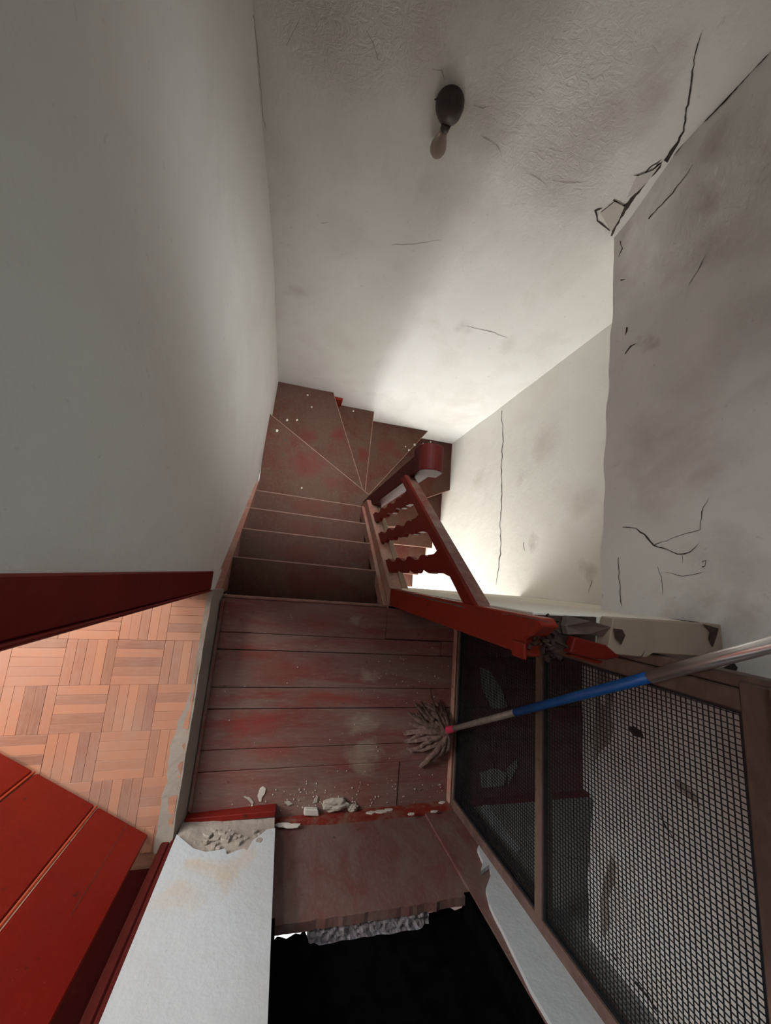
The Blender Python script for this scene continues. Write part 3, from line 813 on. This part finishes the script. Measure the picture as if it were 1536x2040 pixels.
MB().prism([(0.605, -0.13, 1.004), (0.62, -0.126, 1.004), (0.70, -0.141, 1.004), (0.69, -0.148, 1.004)], (0, 0, 0.014)).build('bright_edge', 'red_bright', fr, bevel=0.002)
tr = MB().prism([(0.605, -0.048, 1.004), (0.64, -0.054, 1.03), (0.695, -0.064, 1.03), (0.69, -0.088, 1.012), (0.65, -0.084, 1.012), (0.605, -0.088, 1.003), (0.60, -0.07, 1.003)], (0.004, 0, 0.012)).build('torn_lining', 'torn', None, bevel=0.001)
tag(tr, 'torn brown strip of lining between post and beige board', 'debris')

# ------------------------------------------------------------------ wire screen
scr = thing('wire_screen', 'brown wooden frame filled with square wire mesh', 'screen', (0.865, -0.55, 0.0))
X0, X1 = 0.848, 0.890
MB().box(X0, X1, -0.983, -0.155, 0.0, 0.038).build('bottom_rail', 'frame_wood', scr, bevel=0.003)
MB().box(X0 - .012, X0, -0.97, -0.135, 0.0, 0.03).build('floor_strip', 'string', scr, bevel=0.004)
MB().box(X0, X1, -0.983, -0.947, 0.038, 1.18).build('stile', 'frame_wood', scr, bevel=0.003)
MB().box(X0, X1, -0.190, -0.150, 0.038, 1.18).build('stile', 'frame_wood', scr, bevel=0.003)
MB().box(X0 - .006, X1, -0.983, -0.135, 1.18, 1.235).build('top_rail', 'frame_wood', scr, bevel=0.003)
MB().box(X0 - .03, X1, -0.983, -0.128, 1.235, 1.31).build('head_board', 'frame_wood', scr, bevel=0.006)
MB().box(X0, X1, -0.148, -0.124, 0.7, 1.23).build('packing_strip', 'frame_wood', scr, bevel=0.003)
MB().box(X0, X1, -0.947, -0.190, 0.597, 0.628).build('middle_rail', 'frame_wood', scr, bevel=0.003)
for (y0, y1, z0, z1) in ((-0.947, -0.94, .038, 1.18), (-0.197, -0.19, .038, 1.18), (-0.94, -0.197, .038, .048), (-0.94, -0.197, 1.17, 1.18), (-0.94, -0.197, .628, .637)):
    MB().box(0.857, 0.866, y0, y1, z0, z1).build('bead', 'wire', scr)
mb = MB()
P = 0.0108; r_ = 0.0009
y = -0.945
while y < -0.19:
    mb.box(0.862 - r_, 0.862 + r_, y - r_, y + r_, 0.036, 1.182); y += P
z = 0.042
while z < 1.18:
    mb.box(0.8638 - r_, 0.8638 + r_, -0.947, -0.188, z - r_, z + r_); z += P
wm = mb.build('wire_mesh', 'wire', scr, fix=False); wm['kind'] = 'stuff'; wm['label'] = 'dark square wire mesh'

# ------------------------------------------------------------------ mop
A = Vector((0.792, -0.652, 0.065)); Eend = pl((1536, 1285), 0, 0.842)
mop = thing('mop', 'rag mop with blue and chrome handle leaning on the wire screen', 'mop', (0.775, -0.66, 0.0))
dirm = (Eend - A)


def along(px):
    lo, hi = -0.2, 1.6
    for _ in range(50):
        mid = (lo + hi) / 2; p = A + dirm * mid - Vector((0, 0, CAM_H)); c = ROT.transposed() @ p
        if 768 + FOC * c.x / -c.z < px: lo = mid
        else: hi = mid
    return A + dirm * lo


P1, P2, P3 = along(902), along(1027), along(1296)
top_end = A + dirm * 1.12
MB().tube([A, along(906)], [0.017, 0.0125], 12).build('socket', 'mop_pink', mop, smooth=False)
MB().tube([P1, P2], 0.0115, 12).build('lower_handle', 'mop_grey', mop)
MB().tube([P2, P3], 0.0125, 14).build('grip_sleeve', 'mop_blue', mop)
MB().tube([P3, top_end], 0.0138, 14).build('upper_handle', 'chrome', mop)
for nm in ('lower_handle', 'grip_sleeve', 'upper_handle'):
    for p in bpy.data.objects[nm].data.polygons: p.use_smooth = len(p.vertices) == 4
sock = A + Vector((-0.004, -0.004, -0.005))
rnd = random.Random(3)
for i in range(44):
    ang = math.radians(rnd.uniform(92, 262)) if i < 33 else math.radians(rnd.uniform(250, 285) if i % 3 else rnd.uniform(75, 100))
    L_ = rnd.uniform(0.10, 0.195) * (0.75 if i >= 33 else 1.0)
    bend = rnd.uniform(-2.0, 2.0); wdt = rnd.uniform(0.0065, 0.0115); lay = (i % 7) * 0.004
    n = 10; V = []; p = Vector((sock.x, sock.y, 0)); a = ang - bend * 0.5
    tilt = rnd.uniform(-0.5, 0.5)
    for q in range(n + 1):
        t = q / n
        z = 0.058 * (1 - t) ** 1.6 + 0.030 * math.sin(math.pi * t) * rnd.uniform(.8, 1.2) + lay * (1 - t) + 0.004
        sd = Vector((-math.sin(a), math.cos(a), 0)); wq = wdt * (0.55 + 0.55 * min(1, t * 3)) * (1 if t < .92 else .75)
        c = Vector((min(p.x, 0.822), p.y, z)); up_ = Vector((0, 0, math.sin(tilt + t * 1.2) * wq * 0.7)); cs = wq * (0.75 + .25 * math.cos(t * 3))
        V += [c - sd * cs - up_, c + Vector((0, 0, 0.003)), c + sd * cs + up_, c - Vector((0, 0, 0.0015))]
        p = p + Vector((math.cos(a), math.sin(a), 0)) * (L_ / n); a += bend / n
    mb = MB(); mb.v = [(min(v.x, 0.833), v.y, max(v.z, 0.0015)) for v in V]
    for q in range(n):
        for s_ in range(4):
            mb.f.append([q * 4 + s_, q * 4 + (s_ + 1) % 4, q * 4 + 4 + (s_ + 1) % 4, q * 4 + 4 + s_])
    mb.f.append([0, 1, 2, 3]); mb.f.append([n * 4 + 3, n * 4 + 2, n * 4 + 1, n * 4])
    mb.build('cloth_strip', 'mop_cloth', mop, smooth=False)

# ------------------------------------------------------------------ lamp holder and bulb on the back wall
lamp = thing('wall_lamp', 'bare bulb in a brown round holder on the back wall', 'lamp', (0.322, 1.515, 0.85))
cx, cz = 0.324, 0.846
ys = surf_back(cx, cz)
mb = MB(); mb.tube([(cx, ys + 0.01, cz), (cx, ys - 0.012, cz), (cx, ys - 0.016, cz), (cx, ys - 0.034, cz), (cx, ys - 0.047, cz), (cx, ys - 0.053, cz)], [0.046, 0.046, 0.044, 0.040, 0.027, 0.008], 24)
mb.build('holder', 'bakelite', lamp, smooth=True)
nb = Vector((cx + 0.004, ys - 0.036, cz - 0.030))
MB().tube([nb, nb + Vector((0, 0, -0.018)), nb + Vector((0, 0, -0.02))], [0.016, 0.015, 0.012], 16).build('socket', 'bakelite', lamp, smooth=True)
prof = [(0.0, 0.0115), (0.010, 0.0125), (0.022, 0.016), (0.036, 0.023), (0.050, 0.0275), (0.062, 0.0275), (0.074, 0.023), (0.083, 0.014), (0.0875, 0.003)]
b0 = nb + Vector((0, 0, -0.014))
MB().tube([b0 + Vector((0.01 * t, 0, -t)) for t, _ in prof], [r__ for _, r__ in prof], 20).build('bulb', 'bulb', lamp, smooth=True)
MB().tube([(cx - 0.03, ys - 0.01, cz + 0.012), (cx - 0.044, ys - 0.012, cz + 0.006), (cx - 0.05, ys - 0.004, cz - 0.004)], 0.0022, 6).build('wire_stub', 'crack', lamp)

# ------------------------------------------------------------------ cracks, chips and peeling plaster
def lift(fn, p, d=0.0022):
    q = fn(p); return q + (Vector((0, 0, CAM_H)) - q).normalized() * d


def crack(parent, fn, pts, wid, name='crack', jit=3.0, mat='crack'):
    """thin dark fissure following the wall surface; pts pixels, wid widths in pixels"""
    rr = random.Random(int(pts[0][0] * 7 + pts[0][1]))
    P2, W2 = [], []
    for i in range(len(pts) - 1):
        (xa, ya), (xb, yb) = pts[i], pts[i + 1]
        n = max(2, int(math.hypot(xb - xa, yb - ya) / 9))
        for j in range(n):
            t = j / n
            P2.append((xa + (xb - xa) * t + rr.uniform(-jit, jit) * (0 if j == 0 else .5), ya + (yb - ya) * t + rr.uniform(-jit, jit) * (0 if j == 0 else .5)))
            W2.append((wid[i] + (wid[i + 1] - wid[i]) * t) * rr.uniform(.4, .95) * 0.8)
    P2.append(pts[-1]); W2.append(0.4)
    mb = MB(); n = len(P2)
    for i in range(n):
        a, b = P2[max(i - 1, 0)], P2[min(i + 1, n - 1)]
        dx, dy = b[0] - a[0], b[1] - a[1]; L = math.hypot(dx, dy) or 1
        for s in (-1, 1):
            mb.v.append(tuple(lift(fn, (P2[i][0] - s * dy / L * W2[i] / 2, P2[i][1] + s * dx / L * W2[i] / 2))))
    for i in range(n - 1): mb.f.append([2 * i, 2 * i + 1, 2 * i + 3, 2 * i + 2])
    return mb.build(name, mat, parent, fix=False)


def chip(parent, fn, pts, name='chip', mat='mortar', d=0.0015, thick=0.0):
    mb = MB()
    P = [lift(fn, p, d) for p in pts]
    if thick:
        Q = [lift(fn, p, d + thick) for p in pts]
        n = len(P); mb.v = [tuple(p) for p in P + Q]
        mb.f = [list(range(n))[::-1], list(range(n, 2 * n))] + [[i, (i + 1) % n, n + (i + 1) % n, n + i] for i in range(n)]
    else:
        mb.poly(P)
    return mb.build(name, mat, parent)


# fissure between back wall and overhanging wall
crack(wall_back, on_back, [(1218, 470), (1229, 442), (1254, 404), (1282, 367), (1318, 324)], [6, 14, 13, 10, 16], 'fissure', 1)
crack(wall_back, on_back, [(1326, 322), (1345, 292), (1362, 262), (1366, 225), (1375, 180), (1382, 120), (1400, 60)], [16, 9, 6, 5, 5, 4, 2], 'fissure', 4)
crack(wall_upper, on_bulk, [(1326, 322), (1380, 262), (1440, 205), (1490, 150), (1530, 108)], [12, 7, 6, 5, 3], 'fissure', 2)
crack(wall_back, on_back, [(1215, 460), (1190, 440), (1186, 420), (1200, 415)], [3, 6, 7, 4])
crack(wall_back, on_back, [(1222, 398), (1240, 412), (1262, 400)], [5, 7, 4])
crack(wall_back, on_back, [(1262, 350), (1280, 352), (1300, 330), (1318, 318)], [2, 4, 3, 5])
chip(wall_back, on_back, [(1196, 425), (1225, 402), (1244, 412), (1232, 440), (1218, 462), (1205, 440)], 'plaster_flake', 'flake', 0.001, 0.006)
chip(wall_back, on_back, [(1268, 352), (1300, 340), (1318, 325), (1290, 362), (1268, 384), (1248, 395)], 'plaster_flake', 'flake', 0.001, 0.006)
crack(wall_upper, on_bulk, [(1292, 436), (1310, 415), (1340, 385), (1362, 355), (1380, 328)], [4, 3, 3, 2, 1.5])
crack(wall_upper, on_bulk, [(1236, 480), (1240, 495), (1232, 512)], [3, 4, 2])
crack(wall_upper, on_bulk, [(1236, 558), (1246, 556)], [5, 4])
crack(wall_upper, on_bulk, [(1249, 652), (1246, 668)], [6, 4])
crack(wall_upper, on_bulk, [(1245, 705), (1256, 690), (1268, 684)], [3, 5, 2])
crack(wall_upper, on_bulk, [(1240, 1050), (1268, 1053), (1290, 1072), (1302, 1086), (1330, 1095), (1350, 1104), (1374, 1100), (1392, 1082)], [2, 4, 7, 5, 3, 3, 3, 2])
crack(wall_upper, on_bulk, [(1302, 1086), (1345, 1070), (1395, 1055), (1398, 1020), (1412, 992)], [2, 1.5, 2, 3, 1.5])
crack(wall_upper, on_bulk, [(1398, 1120), (1406, 1116), (1404, 1128), (1398, 1130)], [3, 3, 4, 3])
crack(wall_upper, on_bulk, [(1232, 1110), (1234, 1160), (1238, 1208)], [1.5, 3, 4])
crack(wall_upper, on_bulk, [(1325, 1140), (1360, 1148), (1400, 1140)], [1, 2.5, 1.5])
crack(wall_upper, on_bulk, [(1358, 1104), (1359, 1122)], [2, 1])
crack(wall_upper, on_bulk, [(1310, 1128), (1318, 1150), (1320, 1185)], [1, 2, 1])
crack(wall_upper, on_bulk, [(1408, 505), (1395, 530), (1372, 568)], [1, 2, 1.5])
# hairlines on the bright wall
crack(wall_right, on_right, [(1000, 818), (1002, 870), (998, 930), (1000, 985), (996, 1040), (998, 1085), (994, 1130), (988, 1165)], [1.5, 2, 2, 2, 2, 2.5, 2.5, 2])
crack(wall_right, on_right, [(1180, 1155), (1172, 1180)], [1.2, 1.2])
crack(wall_right, on_right, [(1043, 1080), (1046, 1098)], [1.5, 1.5])
# back wall creases, their shading drawn as thin grey ribbons
for pts, wd in (([(600, 30), (586, 60), (570, 92)], [1, 2, 2]), ([(730, 60), (745, 90), (752, 118), (760, 122)], [1, 2.5, 2.5, 1]), ([(862, 138), (880, 140), (886, 160)], [2, 3, 2]),
                ([(960, 270), (990, 290), (1000, 312)], [1.5, 2, 1]), ([(1050, 345), (1075, 358), (1090, 372)], [1, 2, 1]), ([(1100, 360), (1130, 365), (1170, 362)], [1, 1.5, 1]),
                ([(945, 210), (962, 216), (975, 212)], [1.5, 3, 1.5]), ([(505, 30), (515, 120), (524, 235), (530, 260)], [1.5, 2, 2, 2.5]), ([(640, 445), (655, 442)], [1.2, 1.2]), ([(780, 488), (830, 486), (880, 478)], [1, 1.5, 1]), ([(930, 650), (975, 660), (1010, 672)], [1, 1.5, 1])):
    crack(wall_back, on_back, pts, wd, 'crease_shade', 2, 'crease_shade')
# peeling on the overhanging wall as seen through the wire
def on_low(p): return on_bulk(p)
chip(wall_upper, on_low, [(1190, 1330), (1205, 1330), (1218, 1355), (1222, 1385), (1217, 1420), (1222, 1450), (1216, 1480), (1200, 1492), (1186, 1515), (1184, 1450), (1187, 1390)], 'bare_patch', 'mortar')
chip(wall_upper, on_low, [(1250, 1450), (1262, 1446), (1278, 1456), (1284, 1472), (1262, 1466)], 'hole', 'crack')
chip(wall_upper, on_low, [(1345, 1556), (1352, 1552), (1385, 1580), (1396, 1610), (1375, 1590), (1350, 1572)], 'bare_patch', 'mortar')
chip(wall_upper, on_low, [(1218, 1702), (1228, 1725), (1224, 1760), (1212, 1790), (1216, 1840), (1202, 1870), (1196, 1820), (1200, 1765), (1210, 1730)], 'bare_patch', 'mortar')
crack(wall_upper, on_low, [(1315, 1620), (1325, 1645), (1345, 1675)], [3, 5, 2], 'crack', 2)
crack(wall_upper, on_low, [(1265, 1955), (1290, 1985), (1310, 2018)], [6, 9, 5], 'crack', 2)
crack(wall_upper, on_low, [(1210, 1895), (1235, 1918)], [5, 5], 'crack', 2)
chip(wall_upper, on_low, [(1440, 1330), (1462, 1320), (1470, 1330), (1466, 1340), (1448, 1338)], 'hole', 'crack')
# partition: broken joint against the wall
def on_part(p): return pl(p, 1, -0.0455)
def on_top(p): return pl(p, 2, 1.029)
chip(part, on_top, [(1400, 1243), (1432, 1252), (1428, 1268), (1420, 1290), (1412, 1272), (1414, 1258)], 'rotten_edge', 'rot', 0.001, 0.004)
chip(part, on_top, [(1222, 1252), (1240, 1254), (1246, 1266), (1238, 1284), (1226, 1272)], 'rotten_hole', 'rot', 0.001, 0.003)
crack(part, on_top, [(1265, 1312), (1278, 1308), (1285, 1296)], [3, 4, 2], 'crack', 1)
crack(part, on_part, [(800, 1178), (850, 1192), (900, 1203), (928, 1212)], [3, 4, 5, 3], 'gap', 1)
crack(part, on_part, [(1000, 1222), (1040, 1228), (1100, 1240)], [1.5, 2.5, 4], 'gap', 1)
crack(part, on_part, [(1195, 1201), (1270, 1216), (1340, 1232), (1400, 1242)], [1, 1.5, 3, 5], 'gap', 1)
# loose patches on the floor and wall behind the screen
def on_floor(p): return pl(p, 2, 0.0)
def on_recess(p): return pl(p, 1, -0.985)
chip(floor, on_floor, [(955, 1330), (975, 1335), (1000, 1375), (1012, 1410), (980, 1412), (962, 1375)], 'peeled_patch', 'plaster_grey', 0.003)
chip(floor, on_floor, [(1010, 1530), (1030, 1512), (1032, 1525), (1012, 1565)], 'peeled_patch', 'plaster_grey', 0.003)
chip(floor, on_floor, [(955, 1540), (985, 1530), (1010, 1540), (1005, 1565), (960, 1570)], 'peeled_patch', 'plaster_grey', 0.003)
crack(bpy.data.objects['wall_rear_recess'], on_recess, [(1090, 1690), (1130, 1708), (1170, 1715)], [2, 2, 2], 'crack', 2)
chip(bpy.data.objects['wall_rear_recess'], on_recess, [(960, 1598), (975, 1605), (1010, 1655), (1040, 1690), (1030, 1700), (990, 1660), (958, 1615)], 'peeled_patch', 'plaster_white', 0.003, 0.004)

# ------------------------------------------------------------------ rubble on the landing
def lump(name, px, py, rx, ry, h, mat, label, seed):
    c = pl((px, py), 2, 0.0)
    rr = random.Random(seed)
    me = bpy.data.meshes.new(name); bm = bmesh.new()
    bmesh.ops.create_icosphere(bm, subdivisions=3, radius=1.0)
    for v in bm.verts:
        k_ = 1 + 0.35 * noise.noise(v.co * 1.7 + Vector((seed * 3.1, seed, 0))) + 0.22 * noise.noise(v.co * 5 + Vector((seed, 0, 0)))
        v.co = Vector((v.co.x * rx * k_, v.co.y * ry * k_, max(0, v.co.z + 0.25) * h * k_))
    bm.to_mesh(me); bm.free(); me.materials.append(M[mat])
    o = bpy.data.objects.new(name, me); COL.objects.link(o); o.location = (c.x, c.y, 0.001)
    return tag(o, label, 'rubble')


lump('mortar_heap', 668, 1600, 0.050, 0.024, 0.022, 'stone', 'crumbly beige heap of mortar in front of the red sill', 2)
ch = MB(); q = [pl(p, 2, 0.001) for p in ((606, 1606), (632, 1607), (634, 1620), (604, 1619))]
tag(ch.prism(q, (0.002, 0, 0.022)).build('plaster_chunk', 'flake', bevel=0.003), 'white block of plaster beside the mortar heap', 'rubble')
lump('plaster_chunk', 702, 1607, 0.022, 0.014, 0.016, 'stone', 'small grey lump of mortar just past the beige heap', 5)


def flakeobj(pts, label, mat='flake', th_=0.004):
    q = [pl(p, 2, 0.001) for p in pts]
    return tag(MB().prism(q, (0, 0, th_)).build('plaster_flake', mat, bevel=0.001), label, 'rubble')


flakeobj([(518, 1570), (524, 1566), (530, 1570), (528, 1580), (522, 1588), (521, 1597), (516, 1596), (513, 1585)], 'curled white plaster flake nearest the white pier')
flakeobj([(484, 1586), (498, 1588), (506, 1598), (503, 1603), (494, 1593)], 'thin crescent of peeled paint near the red skirting strip', 'stone', 0.003)
flakeobj([(566, 1597), (576, 1595), (584, 1600), (574, 1605)], 'flat pale flake between the pier and the white block', 'stone')
flakeobj([(623, 1600), (628, 1588), (634, 1586), (632, 1598)], 'upright pale flake touching the mortar heap', 'stone')
rr = random.Random(11)
mb = MB()
for i in range(230):
    if i < 110:
        px = rr.gauss(640, 90); py = rr.gauss(1590, 16)
    elif i < 150:
        px = rr.uniform(430, 890); py = rr.uniform(1220, 1610)
    else:
        px = rr.gauss(820, 45); py = rr.gauss(1345 if i % 2 else 1560, 35)
    c = pl((px, py), 2, 0.001)
    if not (-0.22 < c.x < 0.82 and -0.972 < c.y < -0.15): continue
    s = rr.uniform(.0007, .0022) * (1.4 if i < 110 else 1)
    a = rr.uniform(0, 3.1)
    q = [(c.x + s * rr.uniform(.6, 1.6) * math.cos(a + k_ * 1.57), c.y + s * rr.uniform(.6, 1.6) * math.sin(a + k_ * 1.57), 0.0012) for k_ in range(4)]
    mb.prism(q, (0, 0, s))
tag(mb.build('plaster_crumbs', 'flake'), 'scattered white crumbs of plaster on the landing boards', 'rubble', kind='stuff')

# ------------------------------------------------------------------ paint drips and knots on the winding steps
for (px, py, zz, r_, mt) in ((572, 837, -1.2, 2.6, 'flake'), (592, 837, -1.2, 2.2, 'flake'), (613, 787, -1.2, 1.6, 'flake'), (621, 811, -1.2, 1.6, 'flake'), (552, 858, -1.0, 2.8, 'flake'), (601, 972, -1.0, 1.8, 'flake'), (704, 819, -1.4, 1.8, 'flake'),
                             (569, 876, -1.0, 2.6, 'crack'), (564, 906, -1.0, 2.2, 'crack'), (662, 921, -1.2, 2.0, 'crack'), (557, 813, -1.2, 2.0, 'crack'), (594, 833, -1.2, 1.5, 'crack'), (560, 940, -1.0, 1.6, 'crack'),
                             (826, 886, -1.6, 2.4, 'flake'), (836, 893, -1.6, 1.8, 'flake'), (815, 897, -1.6, 2.0, 'flake'), (808, 890, -1.6, 1.4, 'flake'), (858, 880, -1.8, 2.2, 'flake'), (843, 884, -1.6, 1.6, 'flake'),
                             (690, 1107, -0.4, 3.0, 'crack'), (702, 1118, -0.4, 2.4, 'crack'), (716, 1180, -0.2, 2.6, 'crack'), (640, 1048, -0.6, 2.0, 'crack')):
    chip(stairs, lambda p, zz=zz: pl(p, 2, zz), [(px + r_ * math.cos(a) * random.uniform(.7, 1.2), py + r_ * math.sin(a) * random.uniform(.7, 1.2)) for a in [q * 0.785 for q in range(8)]], 'paint_drip' if mt == 'flake' else 'knot', mt, 0.0012)
